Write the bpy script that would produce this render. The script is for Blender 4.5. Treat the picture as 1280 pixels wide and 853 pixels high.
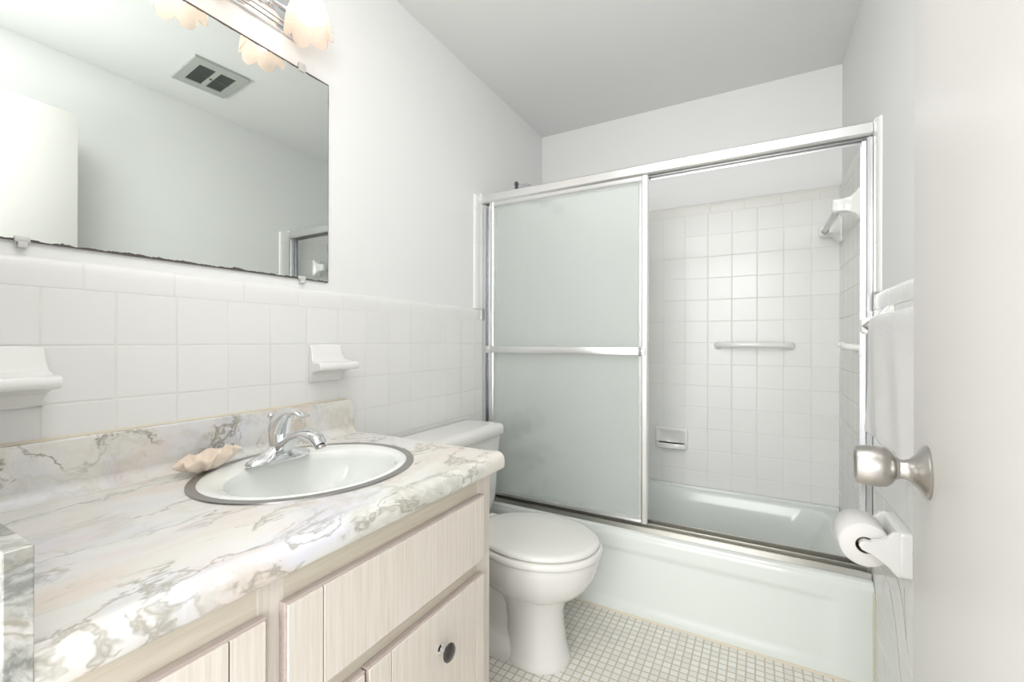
import bpy, bmesh, math, random
from mathutils import Vector, Matrix, noise
random.seed(7)
for _o in list(bpy.data.objects): bpy.data.objects.remove(_o)
sc = bpy.context.scene
COL = sc.collection
PI = math.pi
H = 1.075                       # camera height above the floor (m)

# ---------------------------------------------------------------- camera, world, lights, exposure
cam_d = bpy.data.cameras.new('camera'); cam = bpy.data.objects.new('camera', cam_d); COL.objects.link(cam)
cam_d.sensor_width = 36; cam_d.lens = 552.22 / 1280 * 36; cam_d.clip_start = 0.02
cam.matrix_world = Matrix.Translation((1.1517, 0, H)) @ Matrix.Rotation(0.5104, 4, 'Z') @ Matrix.Rotation(PI/2, 4, 'X') @ Matrix.Rotation(0.0022, 4, 'Z')
sc.camera = cam
vs = sc.view_settings
vs.view_transform = 'Standard'; vs.look = 'None'; vs.gamma = 1; vs.use_curve_mapping = False
vs.exposure = 0.82
wd = bpy.data.worlds.new('world'); sc.world = wd; wd.use_nodes = True
wd.node_tree.nodes['Background'].inputs[0].default_value = (0.985, 0.99, 1.0, 1)
wd.node_tree.nodes['Background'].inputs[1].default_value = 1.2
def area(name, loc, target, sx, sy, power, color):
    d = bpy.data.lights.new(name, 'AREA'); d.shape = 'RECTANGLE'; d.size = sx; d.size_y = sy; d.energy = power; d.color = color
    o = bpy.data.objects.new(name, d); COL.objects.link(o); o.location = loc
    o.rotation_euler = (Vector(target) - Vector(loc)).to_track_quat('-Z', 'Y').to_euler()
    return o
area('added_hall_fill', (0.93, -1.9, 1.45), (0.80, 1.6, 1.05), 1.6, 1.8, 29, (1.0, 0.995, 0.98))  # unseen fill added behind the doorway to brighten the room
area('added_ceiling_fill', (0.86, 0.33, 2.305), (0.86, 0.5, 0), 0.55, 0.40, 3.7, (1.0, 0.995, 0.98))  # added overhead fill out of frame, not an actual ceiling fixture
area('added_bounce_fill', (0.98, 0.02, 1.70), (0.85, 0.75, 2.32), 0.35, 0.35, 4.0, (1.0, 0.99, 0.97))  # added upward fill, brightens the room off the ceiling
BULB = 3.4

# ---------------------------------------------------------------- materials
def mat(name, color=(.8, .8, .8), rough=.5, metal=0.0, coat=0.0, spec=.5, trans=0.0, ior=1.45, emit=None, es=0.0):
    m = bpy.data.materials.new(name); m.use_nodes = True
    b = m.node_tree.nodes['Principled BSDF']
    b.inputs['Base Color'].default_value = (*color, 1); b.inputs['Roughness'].default_value = rough
    b.inputs['Metallic'].default_value = metal; b.inputs['Coat Weight'].default_value = coat
    b.inputs['Specular IOR Level'].default_value = spec; b.inputs['Transmission Weight'].default_value = trans
    b.inputs['IOR'].default_value = ior; b.inputs['Coat Roughness'].default_value = .06
    if emit: b.inputs['Emission Color'].default_value = (*emit, 1); b.inputs['Emission Strength'].default_value = es
    return m
class NT:
    def __init__(s, m): s.t = m.node_tree; s.b = s.t.nodes['Principled BSDF']; s.L = s.t.links
    def n(s, typ, **kw):
        x = s.t.nodes.new(typ)
        for k, v in kw.items():
            if k.startswith('i_'): x.inputs[k[2:]].default_value = v
            else: setattr(x, k, v)
        return x
    def math(s, op, a, b=None, c=None):
        x = s.t.nodes.new('ShaderNodeMath'); x.operation = op
        for i, v in enumerate((a, b, c)):
            if v is None: continue
            if isinstance(v, (int, float)): x.inputs[i].default_value = v
            else: s.L.new(v, x.inputs[i])
        return x.outputs[0]
    def ramp(s, v, stops, interp='LINEAR'):
        x = s.t.nodes.new('ShaderNodeValToRGB'); x.color_ramp.interpolation = interp
        e = x.color_ramp.elements
        while len(e) < len(stops): e.new(.5)
        for k, (p, c) in enumerate(stops):
            e[k].position = p; e[k].color = (*c, 1) if len(c) == 3 else c
        s.L.new(v, x.inputs[0]); return x.outputs[0]
    def mix(s, f, a, b):
        x = s.t.nodes.new('ShaderNodeMix'); x.data_type = 'RGBA'
        if isinstance(f, (int, float)): x.inputs[0].default_value = f
        else: s.L.new(f, x.inputs[0])
        for i, v in ((6, a), (7, b)):
            if isinstance(v, tuple): x.inputs[i].default_value = (*v, 1)
            else: s.L.new(v, x.inputs[i])
        return x.outputs[2]
    def noise(s, vec, scale, detail=4, rough=.55, dist=0.0):
        x = s.n('ShaderNodeTexNoise'); x.inputs['Scale'].default_value = scale; x.inputs['Detail'].default_value = detail
        x.inputs['Roughness'].default_value = rough; x.inputs['Distortion'].default_value = dist
        if vec is not None: s.L.new(vec, x.inputs['Vector'])
        return x.outputs[0]
    def pos(s): return s.n('ShaderNodeNewGeometry').outputs['Position']
    def bump(s, h, strength=.3, dist=.001):
        x = s.n('ShaderNodeBump'); x.inputs['Strength'].default_value = strength; x.inputs['Distance'].default_value = dist
        s.L.new(h, x.inputs['Height']); s.L.new(x.outputs[0], s.b.inputs['Normal']); return x
    def mapping(s, vec, scale=(1, 1, 1), loc=(0, 0, 0), rot=(0, 0, 0)):
        x = s.n('ShaderNodeMapping'); x.inputs['Scale'].default_value = scale; x.inputs['Location'].default_value = loc; x.inputs['Rotation'].default_value = rot
        s.L.new(vec, x.inputs['Vector']); return x.outputs[0]

def paint(name, color, rough=.55):
    m = mat(name, color, rough, spec=.3); q = NT(m); p = q.pos()
    n1 = q.noise(p, 3.0, 3)
    q.L.new(q.mix(n1, tuple(c*.985 for c in color), tuple(min(1, c*1.012) for c in color)), q.b.inputs['Base Color'])
    q.bump(q.noise(p, 240, 3), .12, .0006); return m

T = 0.1095
def tile(name, au, u0, pu, av, v0, pv, color=(.83, .83, .815), grout=(.755, .74, .70), gw=.0021, rough=.27, vary=.02, bumpd=.0012, stain=.0, tilt=0.0):
    """square ceramic tile; au/av = axis letters; pu/pv = pitch (None = no joints that way)"""
    m = mat(name, color, rough); q = NT(m); p = q.pos()
    sp = q.n('ShaderNodeSeparateXYZ'); q.L.new(p, sp.inputs[0])
    ds = []; ids = []
    for a, o, w in ((au, u0, pu), (av, v0, pv)):
        if w is None: continue
        t = q.math('DIVIDE', q.math('SUBTRACT', sp.outputs[a], o), w)
        fl = q.math('FLOOR', t); fr = q.math('SUBTRACT', t, fl)
        d = q.math('MULTIPLY', q.math('MINIMUM', fr, q.math('SUBTRACT', 1.0, fr)), w)
        ds.append(d); ids.append(fl)
    d = ds[0] if len(ds) == 1 else q.math('MINIMUM', ds[0], ds[1])
    mask = q.n('ShaderNodeMapRange', interpolation_type='SMOOTHSTEP')
    mask.inputs['From Min'].default_value = gw*.35; mask.inputs['From Max'].default_value = gw*.75
    q.L.new(d, mask.inputs['Value'])
    cid = q.n('ShaderNodeCombineXYZ')
    for i, f in enumerate(ids): q.L.new(f, cid.inputs[i])
    wn = q.n('ShaderNodeTexWhiteNoise', noise_dimensions='3D'); q.L.new(cid.outputs[0], wn.inputs['Vector'])
    base = q.mix(wn.outputs[0], tuple(c*(1-vary) for c in color), tuple(min(1, c*(1+vary*.5)) for c in color))
    gcol = q.mix(q.noise(p, 9, 3), tuple(c*.85 for c in grout), tuple(min(1, c*1.18) for c in grout))
    q.L.new(q.mix(mask.outputs[0], gcol, base), q.b.inputs['Base Color'])
    q.L.new(q.math('MULTIPLY_ADD', mask.outputs[0], rough - .7, .7), q.b.inputs['Roughness'])
    edge = q.n('ShaderNodeMapRange', interpolation_type='SMOOTHSTEP')
    edge.inputs['From Min'].default_value = gw*.2; edge.inputs['From Max'].default_value = gw*1.7
    q.L.new(d, edge.inputs['Value'])
    hh = q.math('ADD', edge.outputs[0], q.math('MULTIPLY', q.noise(p, 14, 2), .35))
    q.bump(hh, .55, bumpd); return m

M = {}
M['wall'] = paint('wall_paint', (.84, .845, .84)); M['ceiling'] = paint('ceiling_paint', (.81, .815, .81))
ZL = .0987 + H; ZB = .6492 + H
YC, XB = .3443, .7039
M['tile_left'] = tile('tile_left', 1, .2844, T, 2, ZL, T)
M['tile_right'] = tile('tile_right', 1, 2.437 - .05, T, 2, ZL, T, grout=(.72, .71, .68), bumpd=.0004)
M['tile_surL'] = tile('tile_surround_side', 1, 2.437 - .05, T, 2, ZB, T)
M['tile_back'] = tile('tile_back', 0, XB, T, 2, ZB, T)
M['cap_y'] = tile('cap_along_y', 1, YC, .1537, 2, 0, None)
M['cap_x'] = tile('cap_along_x', 0, .7798, .1535, 2, 0, None, color=(.81, .805, .77))
M['cap_z'] = tile('cap_vertical', 2, 1.2284, .1537, 1, 0, None)
M['mosaic'] = tile('floor_mosaic', 0, .7912, .027, 1, 1.735, .027, color=(.84, .83, .79), grout=(.58, .52, .41), gw=.0040, rough=.28, vary=.07, bumpd=.0008)
M['ceramic'] = mat('white_ceramic', (.84, .84, .82), .1, coat=.4)
M['china'] = mat('toilet_china', (.80, .795, .775), .1, coat=.4)
M['lid'] = mat('toilet_plastic', (.80, .795, .76), .2, coat=.2)
M['sink'] = mat('sink_china', (.88, .90, .87), .1, coat=.4)
M['tub'] = mat('tub_enamel', (.785, .825, .795), .14, coat=.35)
M['chrome'] = mat('chrome', (.80, .81, .83), .07, metal=1)
M['alu'] = mat('anodised_aluminium', (.80, .80, .80), .3, metal=1)
M['alu_dull'] = mat('track_aluminium', (.62, .61, .57), .3, metal=1)
M['nickel'] = mat('brushed_nickel', (.50, .48, .455), .3, metal=1)
M['ringm'] = mat('sink_ring_steel', (.42, .41, .40), .33, metal=1)
M['dark'] = mat('dark_screw', (.06, .06, .055), .8)  # plain dark colour of the vent screw
M['grille'] = mat('vent_grille', (.11, .12, .11), .6)
M['ventm'] = mat('vent_frame', (.44, .46, .43), .5)
M['knob'] = mat('dark_knob', (.035, .03, .028), .2, coat=.5)
M['dark_chrome'] = mat('darkened_chrome', (.20, .20, .21), .38, metal=1)  # chrome fittings, their dark reflections put into the base colour
M['jamb'] = mat('jamb_aluminium', (.68, .69, .71), .27, metal=1)
M['clear'] = mat('clear_plastic', (.9, .9, .88), .12, trans=.35)
M['acrylic'] = mat('bar_plastic', (.80, .81, .79), .12, trans=.35)
M['door'] = paint('door_paint', (.72, .705, .68), .38)
M['paper'] = mat('tissue_paper', (.86, .85, .83), .9, spec=.1)
M['core'] = mat('cardboard_core', (.22, .17, .12), .9)
M['rubber'] = mat('dark_seam', (.10, .095, .09), .7)
M['caulk'] = mat('caulk', (.72, .66, .54), .6)
# obscured shower glass
m = mat('obscure_glass', (.985, 1.0, .99), .03, trans=1, ior=1.35); q = NT(m); p = q.pos()
q.bump(q.noise(p, 130, 2, .5, .6), .6, .0010)
tl = q.n('ShaderNodeBsdfTranslucent'); tl.inputs[0].default_value = (.95, .98, .96, 1)
df = q.n('ShaderNodeBsdfDiffuse'); df.inputs[0].default_value = (.96, .985, .965, 1)
a = q.n('ShaderNodeMixShader'); a.inputs[0].default_value = .85; q.L.new(tl.outputs[0], a.inputs[1]); q.L.new(df.outputs[0], a.inputs[2])
tp = q.n('ShaderNodeBsdfTransparent'); tp.inputs[0].default_value = (.97, .99, .98, 1)
c = q.n('ShaderNodeMixShader'); c.inputs[0].default_value = .52; q.L.new(q.b.outputs[0], c.inputs[1]); q.L.new(tp.outputs[0], c.inputs[2])
d_ = q.n('ShaderNodeMixShader'); d_.inputs[0].default_value = .19; q.L.new(c.outputs[0], d_.inputs[1]); q.L.new(a.outputs[0], d_.inputs[2])
q.L.new(d_.outputs[0], q.t.nodes['Material Output'].inputs[0]); M['obscure'] = m
# lamp shade glass
m = mat('shade_glass', (1.0, .90, .82), .25, trans=.6, ior=1.3); q = NT(m)
tl = q.n('ShaderNodeBsdfTranslucent'); tl.inputs[0].default_value = (1, .86, .76, 1)
a = q.n('ShaderNodeMixShader'); a.inputs[0].default_value = .45; q.L.new(q.b.outputs[0], a.inputs[1]); q.L.new(tl.outputs[0], a.inputs[2])
tp = q.n('ShaderNodeBsdfTransparent'); c = q.n('ShaderNodeMixShader'); c.inputs[0].default_value = .3
q.L.new(a.outputs[0], c.inputs[1]); q.L.new(tp.outputs[0], c.inputs[2])
q.L.new(c.outputs[0], q.t.nodes['Material Output'].inputs[0]); M['shade'] = m
M['bulb'] = mat('lit_bulb', (1, 1, 1), .5, emit=(1.0, .86, .74), es=BULB)
# mirror: silvering worn off along the edges
m = mat('mirror_silver', (.80, .84, .815), .015, metal=1); q = NT(m); p = q.pos()
MY0, MY1, MZ0, MZ1 = .146, .908, .178 + H, .785 + H
sp = q.n('ShaderNodeSeparateXYZ'); q.L.new(p, sp.inputs[0])
d1 = q.math('SUBTRACT', sp.outputs[2], MZ0); d2 = q.math('SUBTRACT', MZ1, sp.outputs[2]); d3 = q.math('SUBTRACT', MY1, sp.outputs[1])
nz = q.math('POWER', q.noise(p, 26, 5, .75), 2.2)
w1 = q.math('MULTIPLY', nz, .0165); w2 = q.math('MULTIPLY_ADD', nz, .010, .0032); w3 = q.math('MULTIPLY_ADD', nz, .006, .0006)
mk = q.math('MAXIMUM', q.math('MAXIMUM', q.math('LESS_THAN', d1, w1), q.math('LESS_THAN', d2, w2)), q.math('LESS_THAN', d3, w3))
q.L.new(q.mix(mk, (.80, .84, .815), (.10, .085, .075)), q.b.inputs['Base Color'])
q.L.new(q.math('SUBTRACT', 1.0, mk), q.b.inputs['Metallic']); q.L.new(q.math('MULTIPLY_ADD', mk, .5, .012), q.b.inputs['Roughness'])
M['mirror'] = m
# marble patterned laminate
def marble(name, scale=(1, 1, 1), loc=(0, 0, 0), dark=1.0, rot=(0, 0, 0), zlo=.42, zhi=.62, cc=(.46, .46, .38), vs_=.75, cw=1.0):
    m = mat(name, (.8, .8, .8), .22, coat=.12); q = NT(m); p0 = q.pos()
    p = q.mapping(p0, scale, loc, rot)
    wv = q.n('ShaderNodeTexNoise'); wv.inputs['Scale'].default_value = 5.5; wv.inputs['Detail'].default_value = 5
    q.L.new(p, wv.inputs['Vector'])
    mx = q.n('ShaderNodeVectorMath', operation='MULTIPLY_ADD'); q.L.new(wv.outputs['Color'], mx.inputs[0]); mx.inputs[1].default_value = (.30, .30, .30); q.L.new(p, mx.inputs[2])
    w = mx.outputs[0]
    patch = q.noise(w, 4.0, 3, .5)
    base = q.ramp(patch, [(.30, (.80, .745, .67)), (.42, (.80, .78, .735)), (.52, (.80, .798, .78)), (.66, (.745, .745, .81))])
    blush = q.ramp(q.noise(q.mapping(w, (1, 1, 1), (3.3, 1.7, 9)), 6, 3), [(.52, (0, 0, 0)), (.70, (1, 1, 1))])
    col = q.mix(q.math('MULTIPLY', blush, .55), base, (.78, .62, .52))
    zone = q.ramp(q.noise(q.mapping(w, (1, 1, 1), (7, 2, 4)), 3.4, 3), [(zlo, (0, 0, 0)), (zhi, (1, 1, 1))])
    # soft grey green clouds
    r2 = q.math('ABSOLUTE', q.math('SUBTRACT', q.noise(q.mapping(w, (1, 1, 1), (1, 5, 2)), 7.5, 6, .62), .5))
    cloud = q.ramp(r2, [(0.0, (1, 1, 1)), (.035*cw, (.45, .45, .45)), (.085*cw, (0, 0, 0))])
    col = q.mix(q.math('MULTIPLY', q.math('MULTIPLY', cloud, zone), .55*dark), col, cc)
    # thin dark veins
    r3 = q.math('ABSOLUTE', q.math('SUBTRACT', q.noise(q.mapping(w, (1, 1, 1), (11, 3, 6)), 5.2, 5, .6), .5))
    vein = q.ramp(r3, [(0.0, (1, 1, 1)), (.010, (.55, .55, .55)), (.022, (0, 0, 0))])
    zone2 = q.ramp(q.noise(q.mapping(w, (1, 1, 1), (2, 8, 1)), 6, 2), [(.40, (0, 0, 0)), (.56, (1, 1, 1))])
    col = q.mix(q.math('MULTIPLY', q.math('MULTIPLY', vein, zone2), vs_), col, (.34, .32, .26))
    q.L.new(col, q.b.inputs['Base Color']); return m
M['marble'] = marble('marble_laminate', (1.25, .62, 1.0), (0, .3, 0), rot=(0, 0, .25))
M['marble_s'] = marble('marble_laminate_splash', (1, 1, 1), (.4, .1, .7), .6, vs_=1.0, zlo=.36, zhi=.5, cc=(.48, .44, .33))
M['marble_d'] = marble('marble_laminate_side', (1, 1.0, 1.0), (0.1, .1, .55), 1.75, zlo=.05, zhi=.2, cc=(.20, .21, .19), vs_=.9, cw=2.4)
# pickled oak cabinet
def wood(name, c1, c2, axis_scale):
    m = mat(name, c1, .5, spec=.35); q = NT(m); p = q.pos()
    g = q.noise(q.mapping(p, axis_scale), 1.0, 5, .6)
    g2 = q.noise(q.mapping(p, tuple(a*3.1 for a in axis_scale)), 1.0, 2, .6)
    f = q.math('MULTIPLY_ADD', g2, .35, q.math('MULTIPLY', g, .65))
    q.L.new(q.ramp(f, [(.34, c2), (.58, c1)]), q.b.inputs['Base Color']); q.bump(f, .12, .0008); return m
M['wood_v'] = wood('pickled_wood_upright', (.78, .735, .67), (.68, .615, .54), (170, 170, 5))
M['wood_h'] = wood('pickled_wood_rail', (.72, .67, .565), (.64, .58, .48), (170, 6, 170))
M['wood_edge'] = wood('pickled_wood_bevel', (.56, .485, .455), (.48, .40, .375), (170, 6, 170))
m = mat('towel_terry', (.90, .895, .89), .95, spec=.05); q = NT(m); p = q.pos()
q.bump(q.noise(p, 260, 4, .7), 1.0, .004); M['terry'] = m
m = mat('shell', (.80, .66, .54), .55, spec=.3); q = NT(m); p = q.pos()
q.L.new(q.ramp(q.noise(p, 28, 3), [(.35, (.86, .72, .61)), (.65, (.86, .77, .66))]), q.b.inputs['Base Color']); q.bump(q.noise(p, 160, 3), .3, .0015); M['shell'] = m
# ---------------------------------------------------------------- mesh helpers
ROOT = {}
def root_loc(o):
    while o is not None:
        if o.name in ROOT: return ROOT[o.name]
        o = o.parent
    return Vector((0, 0, 0))
def finish(o, mt, smooth=True, angle=35):
    if mt is not None: o.data.materials.append(mt)
    if smooth:
        for p in o.data.polygons: p.use_smooth = True
        try: o.data.set_sharp_from_angle(angle=math.radians(angle))
        except Exception: pass
def obj(name, bm, mt, parent=None, loc=(0, 0, 0), smooth=True, angle=35, label=None):
    """links bm (world coordinates) as one object; origin at its thing's base"""
    org = root_loc(parent) if parent is not None else Vector(loc)
    bmesh.ops.recalc_face_normals(bm, faces=bm.faces)
    for v in bm.verts: v.co -= org
    me = bpy.data.meshes.new(name); bm.to_mesh(me); bm.free()
    o = bpy.data.objects.new(name, me); COL.objects.link(o)
    finish(o, mt, smooth, angle)
    if parent is not None: o.parent = parent
    else: o.location = org; ROOT[o.name] = org
    if label: o['label'] = label
    return o
def thing(name, label, cat, loc=(0, 0, 0), group=None, kind=None):
    o = bpy.data.objects.new(name, None); o.empty_display_size = .05; COL.objects.link(o); o.location = loc
    ROOT[o.name] = Vector(loc)
    if label: o['label'] = label
    if cat: o['category'] = cat
    if group: o['group'] = group
    if kind: o['kind'] = kind
    return o
def tag(o, label, cat, group=None):
    o['label'] = label; o['category'] = cat
    if group: o['group'] = group
    return o
def struct(name, bm, mt, loc=(0, 0, 0), smooth=False, parent=None, **k):
    o = obj(name, bm, mt, parent, loc, smooth, **k)
    if parent is None: o['kind'] = 'structure'
    return o
def B(): return bmesh.new()
def box(bm, x0, x1, y0, y1, z0, z1, bev=0.0, seg=2, rot=None, piv=None):
    t = bmesh.new()
    bmesh.ops.create_cube(t, size=1)
    for v in t.verts: v.co = Vector(((x0+x1)/2 + v.co.x*(x1-x0), (y0+y1)/2 + v.co.y*(y1-y0), (z0+z1)/2 + v.co.z*(z1-z0)))
    if bev: bmesh.ops.bevel(t, geom=t.edges[:], offset=bev, segments=seg, profile=.5, affect='EDGES', clamp_overlap=True)
    merge(bm, t, rot, piv); return bm
def merge(bm, t, rot=None, piv=None):
    if rot is not None:
        piv = Vector(piv or (0, 0, 0))
        for v in t.verts: v.co = piv + rot @ (v.co - piv)
    me = bpy.data.meshes.new('tmp'); t.to_mesh(me); t.free(); bm.from_mesh(me); bpy.data.meshes.remove(me)
def loft(bm, loops, cap0=True, cap1=True, closed=True, wrap=False):
    t = bmesh.new(); rows = [[t.verts.new(p) for p in L] for L in loops]
    n = len(rows[0]); R = len(rows)
    for i in range(R if wrap else R-1):
        a, b = rows[i], rows[(i+1) % R]
        for j in range(n if closed else n-1):
            k = (j+1) % n
            t.faces.new((a[j], a[k], b[k], b[j]))
    if cap0 and not wrap: t.faces.new(rows[0])
    if cap1 and not wrap: t.faces.new(rows[-1])
    bmesh.ops.recalc_face_normals(t, faces=t.faces)
    merge(bm, t); return bm
def lathe(bm, prof, org, axis='z', seg=40, caps=True, mod=None):
    """prof: (r, h) pairs; axis z/x/y or a Vector"""
    ax = {'x': Vector((1, 0, 0)), 'y': Vector((0, 1, 0)), 'z': Vector((0, 0, 1)), '-x': Vector((-1, 0, 0)), '-y': Vector((0, -1, 0))}.get(axis, axis) if isinstance(axis, str) else Vector(axis).normalized()
    u = ax.orthogonal().normalized(); w = ax.cross(u); org = Vector(org)
    loops = []
    for r, h in prof:
        L = []
        for k in range(seg):
            a = 2*PI*k/seg; rr, hh = (r, h) if mod is None else mod(r, h, a)
            L.append(org + ax*hh + u*math.cos(a)*rr + w*math.sin(a)*rr)
        loops.append(L)
    return loft(bm, loops, caps, caps)
def tube(bm, pts, radii, seg=20, caps=True, up=None, flat=None):
    """round (or elliptical: flat=list of height factors) tube along pts"""
    pts = [Vector(p) for p in pts]; n = len(pts)
    if isinstance(radii, (int, float)): radii = [radii]*n
    loops = []; ref = Vector(up) if up else None
    prev = None
    for i, p in enumerate(pts):
        d = (pts[min(i+1, n-1)] - pts[max(i-1, 0)]).normalized()
        if ref is not None: s = d.cross(ref).normalized()
        elif prev is None: s = d.orthogonal().normalized()
        else: s = (prev - d*prev.dot(d)).normalized()
        prev = s; t = s.cross(d)
        r = radii[i]; ra, rb = (r if isinstance(r, tuple) else (r, r))
        loops.append([p + s*math.cos(2*PI*k/seg)*ra + t*math.sin(2*PI*k/seg)*rb for k in range(seg)])
    return loft(bm, loops, caps, caps)
def smooth_path(pts, n=8):
    pts = [Vector(p) for p in pts]; out = []
    P = [pts[0]] + pts + [pts[-1]]
    for i in range(1, len(P)-2):
        for k in range(n):
            t = k/n; a, b, c, d = P[i-1], P[i], P[i+1], P[i+2]
            out.append(.5*((2*b) + (-a+c)*t + (2*a-5*b+4*c-d)*t*t + (-a+3*b-3*c+d)*t**3))
    out.append(pts[-1]); return out
def interp(vals, n=8):
    return [v.x for v in smooth_path([Vector((a, 0, 0)) for a in vals], n)]
def prism(bm, pts2, plane, a0, a1, bev=0.0, seg=2):
    """extrude polygon pts2 (2d) between a0..a1 on axis; plane 'xz' extrudes y, 'yz' extrudes x, 'xy' extrudes z"""
    f = {'xz': lambda u, v, w: (u, w, v), 'yz': lambda u, v, w: (w, u, v), 'xy': lambda u, v, w: (u, v, w)}[plane]
    t = bmesh.new()
    A = [t.verts.new(f(u, v, a0)) for u, v in pts2]; C = [t.verts.new(f(u, v, a1)) for u, v in pts2]
    n = len(A)
    fa = t.faces.new(A); fc = t.faces.new(C[::-1])
    for i in range(n): t.faces.new((A[i], C[i], C[(i+1) % n], A[(i+1) % n]))
    if bev:
        es = [e for e in t.edges if (e.verts[0] in A) == (e.verts[1] in A)]
        bmesh.ops.bevel(t, geom=es, offset=bev, segments=seg, profile=.5, affect='EDGES', clamp_overlap=True)
    bmesh.ops.recalc_face_normals(t, faces=t.faces)
    merge(bm, t); return bm
def rrect(x0, x1, y0, y1, r, n=8):
    """rounded rectangle, 4*(n+1) points"""
    out = []
    for cx, cy, a0 in ((x1-r, y1-r, 0), (x0+r, y1-r, 90), (x0+r, y0+r, 180), (x1-r, y0+r, 270)):
        for k in range(n+1):
            a = math.radians(a0 + 90*k/n); out.append((cx + r*math.cos(a), cy + r*math.sin(a)))
    return out
def sstep(a, b, x):
    t = max(0, min(1, (x-a)/(b-a))); return t*t*(3-2*t)

# ---------------------------------------------------------------- room shell
W = 1.464; YB = 2.437; ZC = 1.245 + H; P_ = .010      # tile proud of the painted wall
CT = ZL + .0547                                          # wainscot cap top
YJ = 1.735                                               # tub apron plane
struct('floor', box(B(), -.12, W+.12, -.6, YB+.1, -.08, 0), M['mosaic'])
struct('ceiling', box(B(), -.12, W+.12, -.12, YB+.12, ZC, ZC+.08), M['ceiling'])
struct('wall_left', box(B(), -.13, -P_, -.12, YB+.12, 0, ZC), M['wall'])
struct('wall_right', box(B(), W+P_, W+.13, -.12, YB+.12, 0, ZC), M['wall'])
struct('wall_back', box(B(), -P_, W+P_, YB+P_, YB+.12, 0, ZC), M['wall'])
b = box(B(), -P_, .545, -.12, .118, 0, ZC)
box(b, 1.275, W+P_, -.12, -.004, 0, ZC); box(b, .545, 1.275, -.12, -.004, 2.05, ZC)
struct('wall_front', b, M['wall'])
# wainscot tiles, left wall and right wall, tub surround
struct('trim_1', box(B(), -P_, 0, .118, YJ+.03, 0, ZL), M['tile_left'])
struct('trim_2', box(B(), W, W+P_, -.004, YJ+.03, 0, ZL), M['tile_right'])
struct('trim_3', box(B(), -P_, 0, YJ+.03, YB+P_, .30, ZB), M['tile_surL'])
struct('trim_4', box(B(), W, W+P_, YJ+.03, YB+P_, .30, ZB), M['tile_surL'])
struct('trim_5', box(B(), 0, W, YB, YB+P_, .30, ZB), M['tile_back'])
def cap_prof(side, x):                                   # bullnose cap cross-section (offset from tile face, height)
    pts = [(-P_, 0), (.0006, 0), (.0012, .006), (.0014, .030), (.0008, .040), (-.0015, .048), (-.0055, .0535), (-P_, .0547)]
    return [(x + side*a, h) for a, h in pts]
def cap(bm, side, x, y0, y1, z): prism(bm, [(u, z+h) for u, h in cap_prof(side, x)], 'xz', y0, y1)
b = B(); cap(b, 1, 0, .118, YJ+.0, ZL); struct('trim_6', b, M['cap_y'], smooth=True, angle=50)
b = B(); cap(b, -1, W, -.004, YJ+.0, ZL); struct('trim_7', b, M['cap_y'], smooth=True, angle=50)
b = B(); cap(b, 1, 0, YJ+.03, YB+P_, ZB); struct('trim_8', b, M['cap_y'], smooth=True, angle=50)
b = B(); cap(b, -1, W, YJ+.03, YB+P_, ZB); struct('trim_9', b, M['cap_y'], smooth=True, angle=50)
b = B(); prism(b, [(YB - (u), ZB+h) for u, h in cap_prof(1, 0)], 'yz', 0, W); struct('trim_10', b, M['cap_x'], smooth=True, angle=50)
# vertical bullnose beside the shower opening
for nm, side, x in (('trim_11', 1, 0), ('trim_12', -1, W)):
    b = B(); pr = cap_prof(side, x); prism(b, [(u, YJ+.030-h*1.1) for u, h in pr], 'xy', ZL+.053, ZB+.035)
    struct(nm, b, M['cap_z'], smooth=True, angle=50)
# caulk line where tub meets the floor
b = B(); tube(b, [(0, YJ, .001), (W, YJ, .001)], .006, 8); struct('trim_13', b, M['caulk'])

b = B(); tube(b, [(W-.001, YJ-.001, 0), (W-.001, YJ-.001, .30)], .004, 8); struct('trim_14', b, M['caulk'])
# hairline cracks in the lower right wall tiles
b = B()
for pts in ([(1.50, .475), (1.44, .43), (1.41, .37), (1.385, .33)], [(1.42, .47), (1.415, .42), (1.40, .36)], [(1.56, .40), (1.50, .34), (1.46, .25), (1.44, .22)]):
    tube(b, smooth_path([(W-.0002, y, z) for y, z in pts], 5), .0006, 6)
struct('trim_15', b, mat('hairline_crack', (.45, .43, .38), .8))
# ---------------------------------------------------------------- bathtub
tubt = thing('bathtub', 'pale mint enamel alcove bathtub behind the sliding glass shower door', 'bathtub', (W/2, (YJ+YB)/2, 0))
def rr_loop(x0, x1, y0, y1, r, z, n=10): return [(x, y, z) for x, y in rrect(x0, x1, y0, y1, r, n)]
b = B(); RZ = .327
L = []
L.append(rr_loop(.001, W-.001, YJ+.004, YB-.001, .004, .28))
L.append(rr_loop(.001, W-.001, YJ+.004, YB-.001, .004, RZ-.012))
L.append(rr_loop(.001, W-.001, YJ+.007, YB-.001, .005, RZ-.004))
L.append(rr_loop(.003, W-.003, YJ+.014, YB-.002, .006, RZ))
L.append(rr_loop(.055, W-.045, YJ+.085, YB-.045, .10, RZ+.001))
L.append(rr_loop(.062, W-.054, YJ+.092, YB-.052, .10, RZ-.003))
L.append(rr_loop(.068, W-.062, YJ+.098, YB-.058, .10, RZ-.014))
L.append(rr_loop(.080, W-.10, YJ+.108, YB-.068, .11, RZ-.09))
L.append(rr_loop(.095, W-.17, YJ+.118, YB-.078, .12, RZ-.20))
L.append(rr_loop(.11, W-.22, YJ+.13, YB-.09, .13, RZ-.255))
L.append(rr_loop(.15, W-.27, YJ+.17, YB-.13, .12, RZ-.28))
L.append(rr_loop(.30, W-.5, YJ+.28, YB-.24, .05, RZ-.285))
loft(b, L, False, True)
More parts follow.
